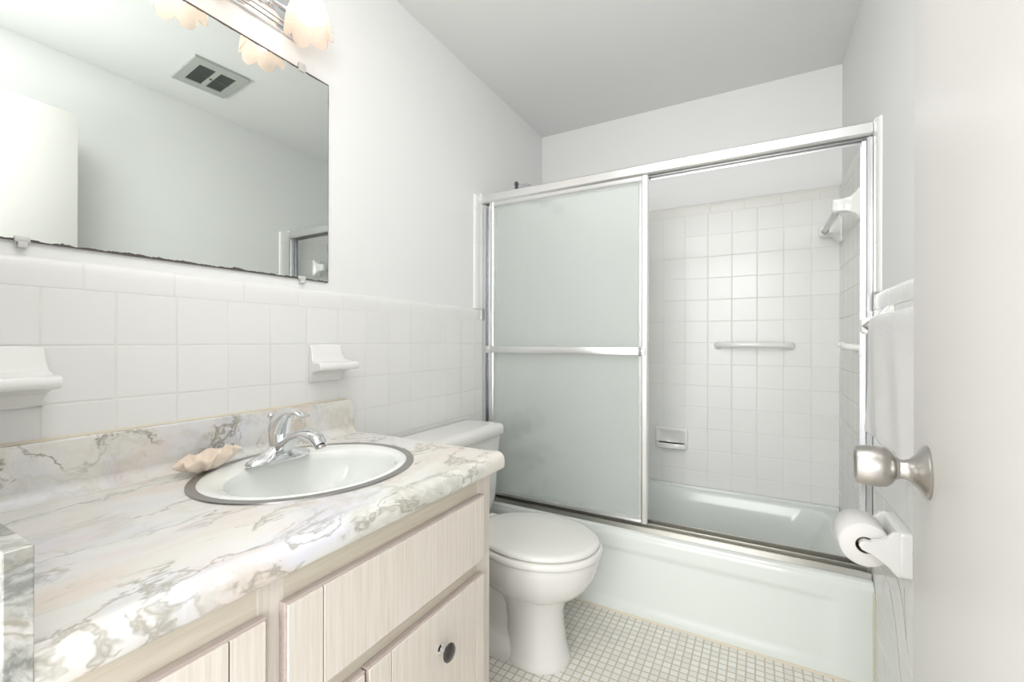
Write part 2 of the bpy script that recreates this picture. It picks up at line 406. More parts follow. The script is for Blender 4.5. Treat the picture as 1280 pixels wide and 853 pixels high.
# raised strip against the back wall
box(b, .001, W-.001, YB-.03, YB-.001, RZ-.01, RZ+.011, .006, 3)
obj('basin', b, M['tub'], tubt)
b = B(); nx, nz = 90, 40; rows = []
for j in range(nz+1):
    z = (RZ-.003)*j/nz; row = []
    for i in range(nx+1):
        x = .001 + (W-.002)*i/nx
        d = min(x-.10, W-.10-x, z-.035, RZ-.075-z)
        y = YJ + .006*sstep(-.006, .012, d)
        top = max(0, z-(RZ-.028)); y += .018*(top/.028)**2.2
        row.append((x, y, z))
    rows.append(row)
loft(b, rows, False, False, closed=False); obj('apron', b, M['tub'], tubt, angle=60)
b = B(); lathe(b, [(.0, .010), (.022, .009), (.033, .005), (.036, 0)], (.083, 2.12, .245), 'x', 28); obj('overflow_plate', b, M['dark_chrome'], tubt)

# ---------------------------------------------------------------- sliding shower door
sd = thing('shower_door', 'silver framed sliding shower door standing on the bathtub rim', 'shower door', (W/2, 1.79, RZ))
YD = 1.765
b = B(); prism(b, [(YD, .655+H), (YD-.004, .660+H), (YD-.004, .690+H), (YD, .694+H), (YD+.052, .694+H), (YD+.052, .645+H), (YD+.048, .645+H), (YD+.046, .668+H), (YD+.028, .668+H), (YD+.027, .650+H), (YD+.025, .650+H), (YD+.024, .668+H), (YD+.005, .668+H), (YD+.004, .652+H)], 'yz', .003, W-.003)
obj('header_rail', b, M['alu'], sd, smooth=False)
b = B(); z0 = RZ+.0014; prism(b, [(YD-.006, z0), (YD-.004, z0+.018), (YD+.003, z0+.018), (YD+.004, z0+.007), (YD+.022, z0+.007), (YD+.0225, z0+.026), (YD+.0255, z0+.026), (YD+.026, z0+.009), (YD+.049, z0+.009), (YD+.049, z0+.034), (YD+.055, z0+.034), (YD+.056, z0)], 'yz', .004, W-.004)
obj('sill_track', b, M['alu_dull'], sd, smooth=False)
for s in (0, 1):
    b = B()
    def X(a): return a if s == 0 else W - a
    prism(b, [(X(.002), YD+.001), (X(.016), YD+.001), (X(.018), YD+.004), (X(.018), YD+.008), (X(.010), YD+.009), (X(.010), YD+.022), (X(.026), YD+.024), (X(.026), YD+.027), (X(.010), YD+.029), (X(.010), YD+.044), (X(.026), YD+.046), (X(.026), YD+.050), (X(.002), YD+.050)], 'xy', RZ+.036, .646+H)
    obj('side_jamb', b, M['jamb'], sd, smooth=False)
def sliding(x0, x1, yc, bar):
    z0, z1 = RZ+.030, .664+H
    b = B(); w = .024; t = .0085
    for a, c in ((x0, x0+w), (x1-w, x1)):
        prism(b, [(a, yc-t), (a+.004, yc-t-.002), (c-.004, yc-t-.002), (c, yc-t), (c, yc+t), (a, yc+t)], 'xy', z0, z1)
    prism(b, [(yc-t, z1-.030), (yc-t-.002, z1-.026), (yc-t, z1), (yc+t, z1), (yc+t, z1-.030)], 'yz', x0+w, x1-w)
    prism(b, [(yc-t, z0), (yc-t-.002, z0+.003), (yc-t, z0+.012), (yc+t, z0+.012), (yc+t, z0)], 'yz', x0+w, x1-w)
    fr = obj('sliding_door', b, M['alu'], sd, smooth=False)
    obj('glass_pane', box(B(), x0+w-.003, x1-w+.003, yc-.0025, yc+.0025, z0+.009, z1-.026), M['obscure'], fr, smooth=False)
    if bar:
        zb = H-.036; yb = yc-.034
        bb = B(); box(bb, x0+.006, x1-.030, yb-.003, yb+.003, zb-.018, zb+.012, .0015)
        obj('towel_bar', bb, M['alu'], fr)
        for xx in (x0+.011, x1-.018):
            bb = B(); box(bb, xx-.013, xx+.013, yb-.004, yc-.009, zb-.020, zb+.014, .002)
            box(bb, xx-.004, xx+.004, yb-.007, yb-.004, zb-.007, zb+.001, .001); obj('bar_bracket', bb, M['chrome'], fr)
    return fr
sliding(.036, .770, YD+.0135, True)
sliding(.030, .752, YD+.0375, False)
b = B(); box(b, W-.030, W-.012, YD+.030, YD+.045, H-.050, H-.024, .002); obj('bumper', b, M['ceramic'], sd, label='small white bumper block on the right jamb')

# ---------------------------------------------------------------- vanity cabinet
van = thing('vanity_cabinet', 'whitewashed wood vanity cabinet under the marble patterned countertop', 'cabinet', (.28, .54, 0))
XF = .548; VY0, VY1 = .122, .962; VZ = .335; CZ = H-.29          # face x, ends, counter height
zt = H-.3335
b = B()
box(b, .001, XF-.02, VY1-.018, VY1, .0, zt, .001)                # right end panel
box(b, .001, XF-.02, VY0, VY0+.018, .0, zt)
box(b, .001, XF-.06, VY0+.018, VY1-.018, .08, .10)
box(b, .47, .485, VY0+.018, VY1-.018, 0, .09)
box(b, .001, .012, VY0+.018, VY1-.018, .10, zt-.16)
obj('cabinet_box', b, M['wood_v'], van, smooth=False)
b = B()
for y0, y1 in ((VY0, .150), (.360, .400), (.905, VY1)):
    obj('frame_stile', box(B(), XF-.02, XF, y0, y1, .09 if y0 != .360 else H-.562, zt, .0008, 1), M['wood_v'], van, smooth=False)
for z0, z1 in ((H-.384, zt), (H-.578, H-.522), (.09, .125)): obj('frame_rail', box(B(), XF-.0195, XF-.0004, .150, .905, z0, z1, .0006, 1), M['wood_h'], van, smooth=False)
def front(name, y0, y1, z0, z1, grooves, knob=None):
    """raised plank front with a bevelled rim; grooves run upright"""
    t = .014
    bb = B(); box(bb, XF, XF+t, y0, y1, z0, z1, .001, 1)
    # pinkish bevelled rim
    rim = obj(name, bb, M['wood_edge'], van, smooth=False)
    edges = [y0+.0035] + grooves + [y1-.0035]
    for k in range(len(edges)-1):
        a = edges[k] + (0.001 if k else 0); c = edges[k+1] - (.001 if k < len(edges)-2 else 0)
        bb = B(); box(bb, XF+t-.004, XF+t+.0032, a, c, z0+.0035, z1-.0035, .0008, 1)
        obj('plank', bb, M['wood_v'], rim, smooth=False)
    for g in grooves: obj('groove', box(B(), XF+t-.003, XF+t+.0004, g-.001, g+.001, z0+.005, z1-.005), M['rubber'], rim, smooth=False, label='dark gap between planks')
    if knob:
        ky, kz = knob
        bb = B(); lathe(bb, [(.010, .0), (.010, .002), (.0055, .004), (.0055, .018), (.008, .021)], (XF+t+.003, ky, kz), 'x', 24)
        kn = obj('knob_stem', bb, M['chrome'], rim, label='polished metal knob stem')
        bb = B(); lathe(bb, [(.007, .018), (.015, .0195), (.0185, .023), (.0185, .026), (.015, .0295), (.006, .0315), (0.0005, .0318)], (XF+t+.003, ky, kz), 'x', 32)
        obj('knob', bb, M['knob'], rim, label='glossy dark round knob')
    return rim
front('false_drawer_front', .392, .914, H-.536, H-.376, [.4545, .868])
front('drawer_front', .142, .366, H-.536, H-.380, [.204, .315])
front('cabinet_door', .5435, .914, .115, H-.567, [.5995, .8745], (.740, H-.650))
front('cabinet_door', .160, .5395, .115, H-.567, [.206, .4845])

# ---------------------------------------------------------------- countertop with sink cut-out
ct = thing('countertop', 'marble patterned laminate countertop with rolled front edge holding the oval sink', 'countertop', (.28, .54, CZ))
CY0, CY1 = .1388, .990
SX, SY, SA, SB = .262, .658, .214, .240                           # sink centre, half size in x, in y
prof = [(.0015, -.036), (.0015, .0), (.019, .0), (.03, .0), (.530, .0), (.540, .0008), (.552, .0022), (.561, .0016), (.568, -.002), (.5735, -.008), (.576, -.016), (.5765, -.028), (.575, -.036), (.571, -.041), (.565, -.0435), (.555, -.044), (.553, -.036)]
HY0, HY1 = .405, .910
t = bmesh.new()
ys = [CY0, HY0, HY1, CY1]
rows = [[t.verts.new((x, y, CZ+z)) for x, z in prof] for y in ys]
n = len(prof); iA = 3
for r in range(3):
    for j in range(n):
        k = (j+1) % n
        if j == n-1 or (r == 1 and j == iA): continue
        t.faces.new((rows[r][j], rows[r][k], rows[r+1][k], rows[r+1][j]))
t.faces.new(rows[0]); t.faces.new(rows[-1])
N = 96; inner = []; outer = []; x0, x1 = prof[iA][0], prof[iA+1][0]
angs = sorted([2*PI*k/N for k in range(N)] + [math.atan2(y-SY, x-SX) % (2*PI) for x in (x0, x1) for y in (HY0, HY1)])
for a in angs:
    c_, s_ = math.cos(a), math.sin(a)
    inner.append(t.verts.new((SX + (SA-.02)*c_, SY + (SB-.02)*s_, CZ)))
    k = min((x1-SX)/c_ if c_ > 1e-9 else 1e9, (x0-SX)/c_ if c_ < -1e-9 else 1e9, (HY1-SY)/s_ if s_ > 1e-9 else 1e9, (HY0-SY)/s_ if s_ < -1e-9 else 1e9)
    outer.append(t.verts.new((SX + k*c_, SY + k*s_, CZ)))
na = len(angs)
for k in range(na): t.faces.new((inner[k], inner[(k+1) % na], outer[(k+1) % na], outer[k]))
low = [t.verts.new((v.co.x, v.co.y, CZ-.03)) for v in inner]
for k in range(na): t.faces.new((inner[k], low[k], low[(k+1) % na], inner[(k+1) % na]))
bmesh.ops.remove_doubles(t, verts=t.verts, dist=1e-5)
obj('counter_slab', t, M['marble'], ct, angle=40)
# backsplash with rounded outer corner and small cove
b = B(); r = .022; top = CZ+.104
pts = [(.138, CZ)] + [(CY1-.001, CZ)] + [(CY1-.001-r+r*math.cos(a), top-r+r*math.sin(a)) for a in [PI/2*k/6 for k in range(7)]] + [(.138, top)]
prism(b, pts, 'yz', .001, .019, .003, 3)
cove = [(.0188, CZ+.022)] + [(.0188+.022-.022*math.cos(a), CZ+.022-.022*math.sin(a)) for a in [PI/2*k/6 for k in range(1, 7)]] + [(.0188, CZ)]
prism(b, cove, 'xz', .139, CY1-.004)
obj('backsplash', b, M['marble_s'], ct, angle=40)
b = B(); tube(b, [(.0015, .14, CZ+.1045), (.0015, CY1-.024, CZ+.1045)], .004, 8); obj('caulk_bead', b, M['caulk'], ct, label='yellowed caulk along the top of the backsplash')
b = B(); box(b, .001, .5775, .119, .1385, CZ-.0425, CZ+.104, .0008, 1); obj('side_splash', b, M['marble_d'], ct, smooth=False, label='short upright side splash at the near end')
# ---------------------------------------------------------------- sink
snk = thing('sink', 'white oval drop in bathroom sink with flat metal rim ring in the countertop', 'sink', (SX, SY, CZ))
def ell(cx, cy, a, b_, z, n=96): return [(cx + a*math.cos(2*PI*k/n), cy + b_*math.sin(2*PI*k/n), z) for k in range(n)]
b = B(); loft(b, [ell(SX, SY, SA, SB, CZ+.0003), ell(SX, SY, SA-.001, SB-.001, CZ+.0032), ell(SX, SY, SA-.004, SB-.004, CZ+.0040), ell(SX, SY, SA-.017, SB-.017, CZ+.0034), ell(SX, SY, SA-.0185, SB-.0185, CZ+.0020)], False, False)
obj('rim_ring', b, M['ringm'], snk, label='flat brushed metal ring around the sink')
b = B(); bx = SX + .020
L = [ell(SX, SY, SA-.018, SB-.018, CZ+.0022), ell(SX, SY, SA-.024, SB-.024, CZ+.0045), ell(SX, SY, SA-.032, SB-.032, CZ+.0040), ell(bx, SY, .158, .192, CZ+.001), ell(bx, SY, .150, .185, CZ-.004)]
for k in range(1, 13):
    f = k/12; a = f*PI/2
    L.append(ell(bx - .012*f, SY, .022 + .128*math.cos(a)**.75, .022 + .163*math.cos(a)**.75, CZ-.004-.135*math.sin(a)))
loft(b, L, False, False); obj('basin', b, M['sink'], snk, angle=80)
b = B(); lathe(b, [(.0285, 0), (.0285, .003), (.020, .004), (.018, .001), (.0005, .0015)], (bx-.012, SY, CZ-.140), 'z', 28); obj('drain', b, M['chrome'], snk)

# ---------------------------------------------------------------- faucet
FX, FY, FZ = .148, .653, CZ+.0045
fc = thing('faucet', 'chrome single lever faucet on the back rim of the oval sink', 'faucet', (FX, FY, FZ))
b = B(); L = []
for z, a, c_, n_ in ((0, .026, .080, 2.3), (.004, .0265, .0805, 2.3), (.009, .0245, .0775, 2.2), (.015, .021, .064, 2.0), (.021, .0185, .046, 2.0), (.028, .018, .030, 2.0), (.036, .0185, .022, 2.0)):
    L.append([(FX + a*abs(math.cos(w))**(2/n_)*(1 if math.cos(w) > 0 else -1), FY + c_*abs(math.sin(w))**(2/n_)*(1 if math.sin(w) > 0 else -1), FZ+z) for w in [2*PI*k/48 for k in range(48)]])
loft(b, L, True, True); obj('base_plate', b, M['chrome'], fc, angle=70)
b = B(); lathe(b, [(.0225, .012), (.0220, .030), (.0222, .050), (.0232, .062), (.0235, .066)], (FX, FY, FZ), (-.05, 0, 1), 40); obj('body', b, M['chrome'], fc)
b = B(); pth = smooth_path([(FX+.004, FY, FZ+.026), (FX+.030, FY, FZ+.040), (FX+.062, FY, FZ+.060), (FX+.100, FY, FZ+.071), (FX+.130, FY, FZ+.066), (FX+.147, FY, FZ+.050)], 6)
ra = interp([.020, .0195, .0185, .0185, .0185, .016], 6); rb = interp([.019, .015, .0125, .012, .0135, .0125], 6)
tube(b, pth, list(zip(ra, rb)), 28, up=(0, 0, 1)); obj('spout', b, M['chrome'], fc, angle=70)
b = B(); lathe(b, [(.0112, 0), (.0112, .006), (.0100, .0065)], (FX+.147, FY, FZ+.051), (.42, 0, -1), 24); obj('aerator', b, M['nickel'], fc)
b = B(); pth = smooth_path([(FX-.004, FY, FZ+.0665), (FX+.002, FY, FZ+.083), (FX+.015, FY, FZ+.100), (FX+.036, FY, FZ+.114), (FX+.062, FY, FZ+.1185), (FX+.088, FY, FZ+.112), (FX+.102, FY, FZ+.114)], 6)
ra = interp([.0238, .0232, .0205, .0150, .0110, .0115, .008], 6); rb = interp([.0238, .0245, .0205, .0120, .0062, .0050, .0035], 6)
tube(b, pth, list(zip(ra, rb)), 28, up=(0, 0, 1)); obj('lever_handle', b, M['chrome'], fc, angle=70)
b = B(); tube(b, [(FX-.030, FY-.004, FZ-.002), (FX-.030, FY-.004, FZ+.098)], .0022, 12); lr = obj('lift_rod', b, M['chrome'], fc)
b = B(); lathe(b, [(.003, 0), (.0065, .003), (.0085, .008), (.007, .014), (.002, .0165)], (FX-.030, FY-.004, FZ+.096), 'z', 20); obj('rod_knob', b, M['chrome'], lr)

# ---------------------------------------------------------------- seashell on the counter
def shell():
    b = B(); nu, nv = 110, 16; rows = []
    cx, cy, z0 = .093, .515, CZ+.0008
    for side in (0, 1):
        for j in range(nv+1):
            f = j/nv if side == 0 else 1 - j/nv
            row = []
            for i in range(nu):
                a = 2*PI*i/nu
                rib = 1 + .11*math.sin(a*9.0 + 1.2*math.sin(a))*f
                ra = .066*f*rib*(1 + .16*math.cos(a)); rb = .036*f*rib
                u = ra*math.cos(a); v = rb*math.sin(a)
                z = .029*f**2.3 - .0045*math.sin(a*9.0 + 1.2*math.sin(a))*f**1.5 + .007*f*f*math.cos(a)
                if side: z += .0035
                ang = 1.72
                row.append((cx + u*math.cos(ang) - v*math.sin(ang), cy + u*math.sin(ang) + v*math.cos(ang), z0 + .0045 + z))
            rows.append(row)
    loft(b, rows, True, True)
    zmin = min(v.co.z for v in b.verts)
    for v in b.verts: v.co.z += (CZ+.0048) - zmin
    return tag(obj('seashell', b, M['shell'], None, (cx, cy, CZ), angle=70), 'pale peach ribbed seashell dish lying on the countertop beside the sink', 'seashell')
shell()

# ---------------------------------------------------------------- toilet
TY = 1.375
toi = thing('toilet', 'white two piece toilet with closed round lid between vanity and bathtub', 'toilet', (.38, TY, 0))
def egg(xb, xf, xm, hw, z, n=56, back=2.0, frontp=2.0, yc=TY):
    out = []
    for k in range(n):
        a = 2*PI*k/n; c_, s_ = math.cos(a), math.sin(a)
        p = frontp if c_ > 0 else back
        cc = math.copysign(abs(c_)**(2/p), c_); ss = math.copysign(abs(s_)**(2/p), s_)
        out.append((xm + (xf-xm if c_ > 0 else xm-xb)*cc, yc + hw*ss, z))
    return out
b = B()
L = [egg(.30, .590, .46, .090, .215), egg(.285, .612, .47, .106, .226), egg(.27, .640, .475, .128, .245), egg(.26, .668, .48, .150, .275), egg(.25, .686, .482, .166, .310), egg(.245, .696, .484, .175, .345), egg(.243, .700, .485, .178, .362), egg(.245, .697, .485, .176, .370), egg(.26, .68, .485, .16, .372)]
loft(b, L)
obj('bowl', b, M['china'], toi, angle=60)
b = B()
# front column
L = [egg(.36, .600, .49, .098, 0), egg(.36, .601, .49, .099, .006), egg(.36, .597, .49, .096, .018), egg(.37, .586, .49, .088, .06), egg(.37, .578, .488, .082, .12), egg(.36, .576, .485, .082, .17), egg(.34, .588, .48, .090, .205), egg(.30, .60, .475, .10, .228)]
loft(b, L)
# rear trap way body and low foot skirt
L = [egg(.10, .52, .30, .098, 0, back=3), egg(.10, .52, .30, .099, .010, back=3), egg(.10, .52, .30, .096, .035, back=3), egg(.11, .51, .30, .080, .060, back=3), egg(.11, .49, .30, .060, .085, back=3), egg(.10, .49, .29, .058, .15, back=3), egg(.08, .50, .28, .075, .22, back=3), egg(.05, .52, .26, .105, .30, back=3.5), egg(.035, .52, .25, .118, .355, back=4), egg(.035, .52, .25, .118, .366, back=4)]
loft(b, L); obj('pedestal', b, M['china'], toi, angle=60)
b = B()   # seat ring
def ringseat(z0, z1):
    o = [(0.0, z0+.003), (.0025, z0+.0), (.0, 0), (0, 0)]
    outer = lambda d, z: egg(.262+d, .708-d, .485, .187-d, z)
    inner = lambda d, z: egg(.330-d, .640+d, .485, .120+d, z)
    loft(b, [outer(.003, z0), outer(0, z0+.004), outer(0, z1-.006), outer(.005, z1), inner(.004, z1), inner(0, z1-.004), inner(0, z0+.004), inner(.003, z0)], wrap=True)
ringseat(.3745, .3955); obj('seat', b, M['lid'], toi, angle=60)
b = B(); L = [egg(.262, .694, .485, .174, .3985), egg(.258, .698, .485, .178, .4015), egg(.258, .698, .485, .178, .408), egg(.263, .693, .485, .173, .4135), egg(.28, .680, .485, .160, .4165), egg(.36, .60, .485, .09, .4180)]
loft(b, L); obj('seat_lid', b, M['lid'], toi, angle=60)
for s in (-1, 1):
    b = B(); box(b, .238, .276, TY+s*.078-.018, TY+s*.078+.018, .373, .405, .006, 3); obj('hinge', b, M['lid'], toi)
b = B()
def tl(x0, x1, hw, z, r): return [(x, y, z) for x, y in rrect(x0, x1, TY-hw, TY+hw, r, 8)]
loft(b, [tl(.035, .170, .198, .3665, .03), tl(.030, .182, .212, .378, .032), tl(.026, .192, .222, .43, .032), tl(.020, .206, .238, .685, .035)])
obj('tank', b, M['china'], toi, angle=60)
b = B(); loft(b, [tl(.014, .214, .245, .6855, .035), tl(.010, .220, .250, .690, .038), tl(.010, .220, .250, .712, .038), tl(.013, .217, .247, .722, .036), tl(.022, .208, .238, .729, .032), tl(.05, .18, .21, .731, .02)])
obj('tank_lid', b, M['china'], toi, angle=60)
b = B(); lathe(b, [(.012, 0), (.012, .006), (.007, .008), (.007, .014)], (.2035, TY-.17, .64), 'x', 20); tube(b, smooth_path([(.214, TY-.17, .64), (.222, TY-.15, .638), (.222, TY-.11, .632)], 5), .0055, 12); obj('flush_handle', b, M['chrome'], toi)
for s in (-1, 1):
    b = B(); lathe(b, [(.013, 0), (.013, .008), (.009, .015), (.002, .018)], (.30, TY+s*.087, .028), 'z', 20); obj('bolt_cap', b, M['china'], toi)

# ---------------------------------------------------------------- ceramic wall shelves over the vanity
def soap_shelf(y0, y1, label, flare):
    z1 = ZL - T + .0005; z0 = z1 - T*1.03; ym = (y0+y1)/2; hw = (y1-y0)/2
    L = []
    for x, z, w in ((.0005, z1, 0), (.010, z1-.001, -.001), (.014, z1-.010, -.002), (.017, z1-.030, 0), (.026, z1-.046, flare*.35), (.045, z1-.053, flare*.8), (.066, z1-.053, flare), (.074, z1-.055, flare), (.077, z1-.062, flare), (.077, z1-.068, flare), (.073, z1-.075, flare-.001), (.060, z1-.077, flare*.85), (.034, z1-.080, flare*.5), (.019, z1-.088, flare*.15), (.014, z1-.100, -.001), (.010, z0+.002, -.001), (.0005, z0, 0)):
        w = hw + w
        L.append([(x, ym-w, z), (x, ym-w+.003, z+.0), (x, ym-w*.5, z), (x, ym, z), (x, ym+w*.5, z), (x, ym+w-.003, z), (x, ym+w, z)])
    b = B(); t = bmesh.new(); rows = [[t.verts.new(p) for p in r_] for r_ in L]
    for i in range(len(rows)-1):
        for j in range(6): t.faces.new((rows[i][j], rows[i][j+1], rows[i+1][j+1], rows[i+1][j]))
    t.faces.new([r_[0] for r_ in rows]); t.faces.new([r_[-1] for r_ in rows][::-1])
    t.faces.new([v for v in rows[0]] + [v for v in rows[-1]][::-1])
    bmesh.ops.recalc_face_normals(t, faces=t.faces); merge(b, t)
    o = obj('ceramic_shelf', b, M['ceramic'], None, (0, ym, z0), angle=30)
    md = o.modifiers.new('bevel', 'BEVEL'); md.width = .0035; md.segments = 3; md.limit_method = 'ANGLE'; md.angle_limit = math.radians(50)
    return tag(o, label, 'shelf')
soap_shelf(.135, .289, 'white ceramic soap shelf on the wall at the left edge, left of the shell', .006)
soap_shelf(.836, .944, 'small white ceramic wall shelf above the right end of the backsplash', .016)

# ---------------------------------------------------------------- wall mirror with clips
mir = thing('wall_mirror', 'frameless rectangular wall mirror with worn dark edges above the vanity', 'mirror', (-.005, (MY0+MY1)/2, MZ0))
b = B(); box(b, -P_+.0005, -.0035, MY0, MY1, MZ0, MZ1, .0005, 1); obj('mirror_glass', b, M['mirror'], mir, smooth=False)
for y, z, s in ((.262, MZ0, -1), (.818, MZ0, -1), (.816, MZ1, 1), (.262, MZ1, 1)):
    b = B(); box(b, -P_, .0015, y-.010, y+.010, z+s*.003 if s < 0 else z-.008, z+.008 if s < 0 else z+s*.016, .0015)
    if s < 0: box(b, -P_, .0035, y-.006, y+.006, z-.013, z-.002, .0015)
    lathe(b, [(.004, 0), (.003, .002)], (.001, y, z + (s*.0085 if s > 0 else -.006)), 'x', 12)
    obj('mirror_clip', b, M['clear'], mir, label='clear plastic mirror clip')

# ---------------------------------------------------------------- vanity light bar
vl = thing('vanity_light', 'chrome vanity light bar with scalloped peach glass shades above the mirror', 'wall lamp', (-P_, .552, .86+H))
b = B()
for d, h0, h1, e in ((.012, 0, .125, 0), (.020, .009, .116, .010), (.026, .018, .107, .020), (.030, .046, .079, .045)):
    box(b, -P_+.0005, -P_+d, .300+e, .804-e, .855+H+h0, .855+H+h1, .002, 2)
obj('back_plate', b, M['chrome'], vl, angle=40)
def petal(r, h, a):
    f = sstep(.03, -.085, h)
    lobe = abs(math.cos(3*a))**.7
    return r*(1 + .13*f*(lobe-.6)), h - .020*f*f*(lobe-.5)
def lampunit(y):
    sx = .100; z1 = H + .925
    b = B(); tube(b, smooth_path([(.018, y, H+.915), (.045, y, H+.930), (.080, y, H+.945), (sx, y, H+.940)], 5), .008, 16)
    lathe(b, [(.008, .022), (.024, .016), (.027, .004), (.027, -.018), (.024, -.020)], (sx, y, z1), 'z', 32)
    arm = obj('lamp_arm', b, M['chrome'], vl)
    b = B(); pr = [(.026, -.004), (.032, -.014), (.044, -.034), (.052, -.058), (.0555, -.082), (.0575, -.102)]
    inn = [(r-.0025, h) for r, h in pr[::-1]]
    lathe(b, pr + [(.0563, -.1035)] + inn, (sx, y, z1), 'z', 72, caps=False, mod=petal); obj('glass_shade', b, M['shade'], arm, angle=80)
    b = B(); lathe(b, [(.010, .0), (.012, -.015), (.020, -.030), (.026, -.045), (.0265, -.055), (.022, -.070), (.012, -.079), (.001, -.081)], (sx, y, z1), 'z', 28); obj('bulb', b, M['bulb'], arm, label='glowing round bulb')
for y in (.7625, .552, .3415): lampunit(y)

# ---------------------------------------------------------------- ceiling vent
cv = thing('ceiling_vent', 'square pale exhaust fan cover with dark grilles on the ceiling, seen in the mirror', 'vent', (1.104, 1.124, ZC))
rz = Matrix.Rotation(math.radians(5.5), 3, 'Z'); pv = Vector((1.104, 1.124, ZC))
b = B(); hx, hy = .136, .111
def rb(x0, x1, y0, y1, z0, z1, bev=0): box(b, pv.x+x0, pv.x+x1, pv.y+y0, pv.y+y1, ZC+z0, ZC+z1, bev, 1, rz, pv)
ox, oy0, oy1 = .086, .010, .076
rb(-hx, -ox, -hy, hy, -.012, 0); rb(ox, hx, -hy, hy, -.012, 0); rb(-ox, ox, oy1, hy, -.012, 0); rb(-ox, ox, -hy, -oy1, -.012, 0); rb(-ox, ox, -oy0, oy0, -.012, 0)
obj('vent_cover', b, M['ventm'], cv, smooth=False)
for s in (-1, 1):
    b = B(); y0, y1 = (oy0, oy1) if s > 0 else (-oy1, -oy0)
    rb(-ox, ox, y0, y1, -.003, -.0005)
    for k in range(15): rb(-ox, ox, y0 + (k+.3)*(y1-y0)/15, y0 + (k+.7)*(y1-y0)/15, -.009, -.003)
    rb(-.002, .002, y0, y1, -.010, -.003)
    obj('grille', b, M['grille'], cv, smooth=False)
b = B(); lathe(b, [(.006, 0), (.005, -.003), (.001, -.0035)], pv + Vector((0, 0, -.012)), 'z', 16); obj('screw', b, M['dark'], cv)

# ---------------------------------------------------------------- entry door with knob
dr0 = Vector((1.2615, .030, 0)); dr1 = Vector((1.3187, .7216, 0)); dd = (dr1-dr0).normalized(); nn = Vector((dd.y, -dd.x, 0))   # nn towards the wall
ln = (dr1-dr0).length; rot = Matrix((dd, nn, Vector((0, 0, 1)))).transposed()
def dbox(bm, a0, a1, n0, n1, z0, z1, bev=0): box(bm, dr0.x+a0, dr0.x+a1, dr0.y+n0, dr0.y+n1, z0, z1, bev, 2, rot, dr0)
b = B(); dbox(b, 0, ln, 0, .035, .012, 2.012, .0015)
door = struct('door_1', b, M['door'], dr0, smooth=True, angle=40)
kc = Vector((1.3117, .640, H-.142)); kc = dr0 + dd*((kc-dr0).dot(dd)); kc.z = H-.142
b = B(); lathe(b, [(.0005, 0), (.0285, 0), (.029, .002), (.027, .0045), (.018, .010), (.0125, .015), (.0105, .020), (.0105, .027), (.012, .0285)], kc, -nn, 40)
kr = obj('rosette', b, M['nickel'], door)
b = B(); lathe(b, [(.0115, .024), (.0125, .027), (.017, .030), (.0215, .035), (.0228, .041), (.0228, .050), (.0215, .0605), (.0205, .0625), (.017, .0632), (.015, .0618), (.0005, .0612)], kc, -nn, 44)
obj('door_knob', b, M['nickel'], door)
b = B(); dbox(b, ln-.0005, ln+.0025, .006, .030, kc.z-.028, kc.z+.028, .001); obj('latch_plate', b, M['nickel'], door)

# ---------------------------------------------------------------- towel bars (ceramic posts, square bar set on edge)
def post(bm, y, zc, xo, hw=.030, hz=T/2, proj=.075):
    """ceramic post growing from a square plate on the right wall; tip at W-proj"""
    L = []
    for d, a, c_ in ((.0003, hw, hz), (.006, hw, hz), (.010, hw*.96, hz*.96), (.018, hw*.75, hz*.72), (.032, hw*.58, hz*.5), (.050, hw*.52, hz*.42), (proj-.005, hw*.5, hz*.40), (proj, hw*.40, hz*.32)):
        L.append([(W-d, y+u, zc+v) for u, v in rrect(-a, a, -c_, c_, min(a, c_)*.35, 5)])
    loft(bm, L)
def diamond_bar(y0, y1, x, z, r):
    b = B(); prof_ = [(r, 0), (0, r), (-r, 0), (0, -r)]
    prism(b, [(x+u, z+v) for u, v in prof_], 'xz', y0, y1); return b
tb = thing('towel_bar', 'white ceramic towel bar on the right wall holding the hand towel', 'towel bar', (W, 1.30, ZL-T/2))
bx_, bz = W-.052, .044+H
for y in (1.545, .935):
    b = B(); post(b, y, bz, 0, proj=.066); obj('post', b, M['ceramic'], tb, angle=50)
obj('bar', diamond_bar(.95, 1.53, bx_, bz, .0105), M['acrylic'], tb, smooth=False)
b = B(); 
for s in (1, -1):
    tube(b, [(bx_-.0135, 1.526, bz), (bx_-.001, 1.526, bz + s*.0125)], .0016, 8)
obj('bar_end_reflection', b, M['nickel'], tb, label='thin lines imitating dark reflections where the bar enters the post')  # small tubes stand in for dark reflections at the clear bar's end
st = thing('towel_bar', 'white ceramic towel bar with clear square rod high inside the shower', 'towel bar', (W, 2.16, ZB-1.5*T))
sbx, sbz = 1.401, .482+H
for y in (1.965, 2.385):
    b = B(); post(b, y, sbz+.008, 0, proj=.083, hz=.056); obj('post', b, M['ceramic'], st, angle=50)
obj('bar', diamond_bar(1.975, 2.365, sbx, sbz, .013), M['acrylic'], st, smooth=False)
b = B()
for s in (1, -1): tube(b, [(sbx + s*.0145, 2.335, sbz), (sbx, 2.335, sbz-.0145)], .0022, 8)
obj('bar_end_reflection', b, M['nickel'], st, label='thin lines imitating dark reflections at the far end of the rod')  # same stand-in for the dark reflections at the rod end

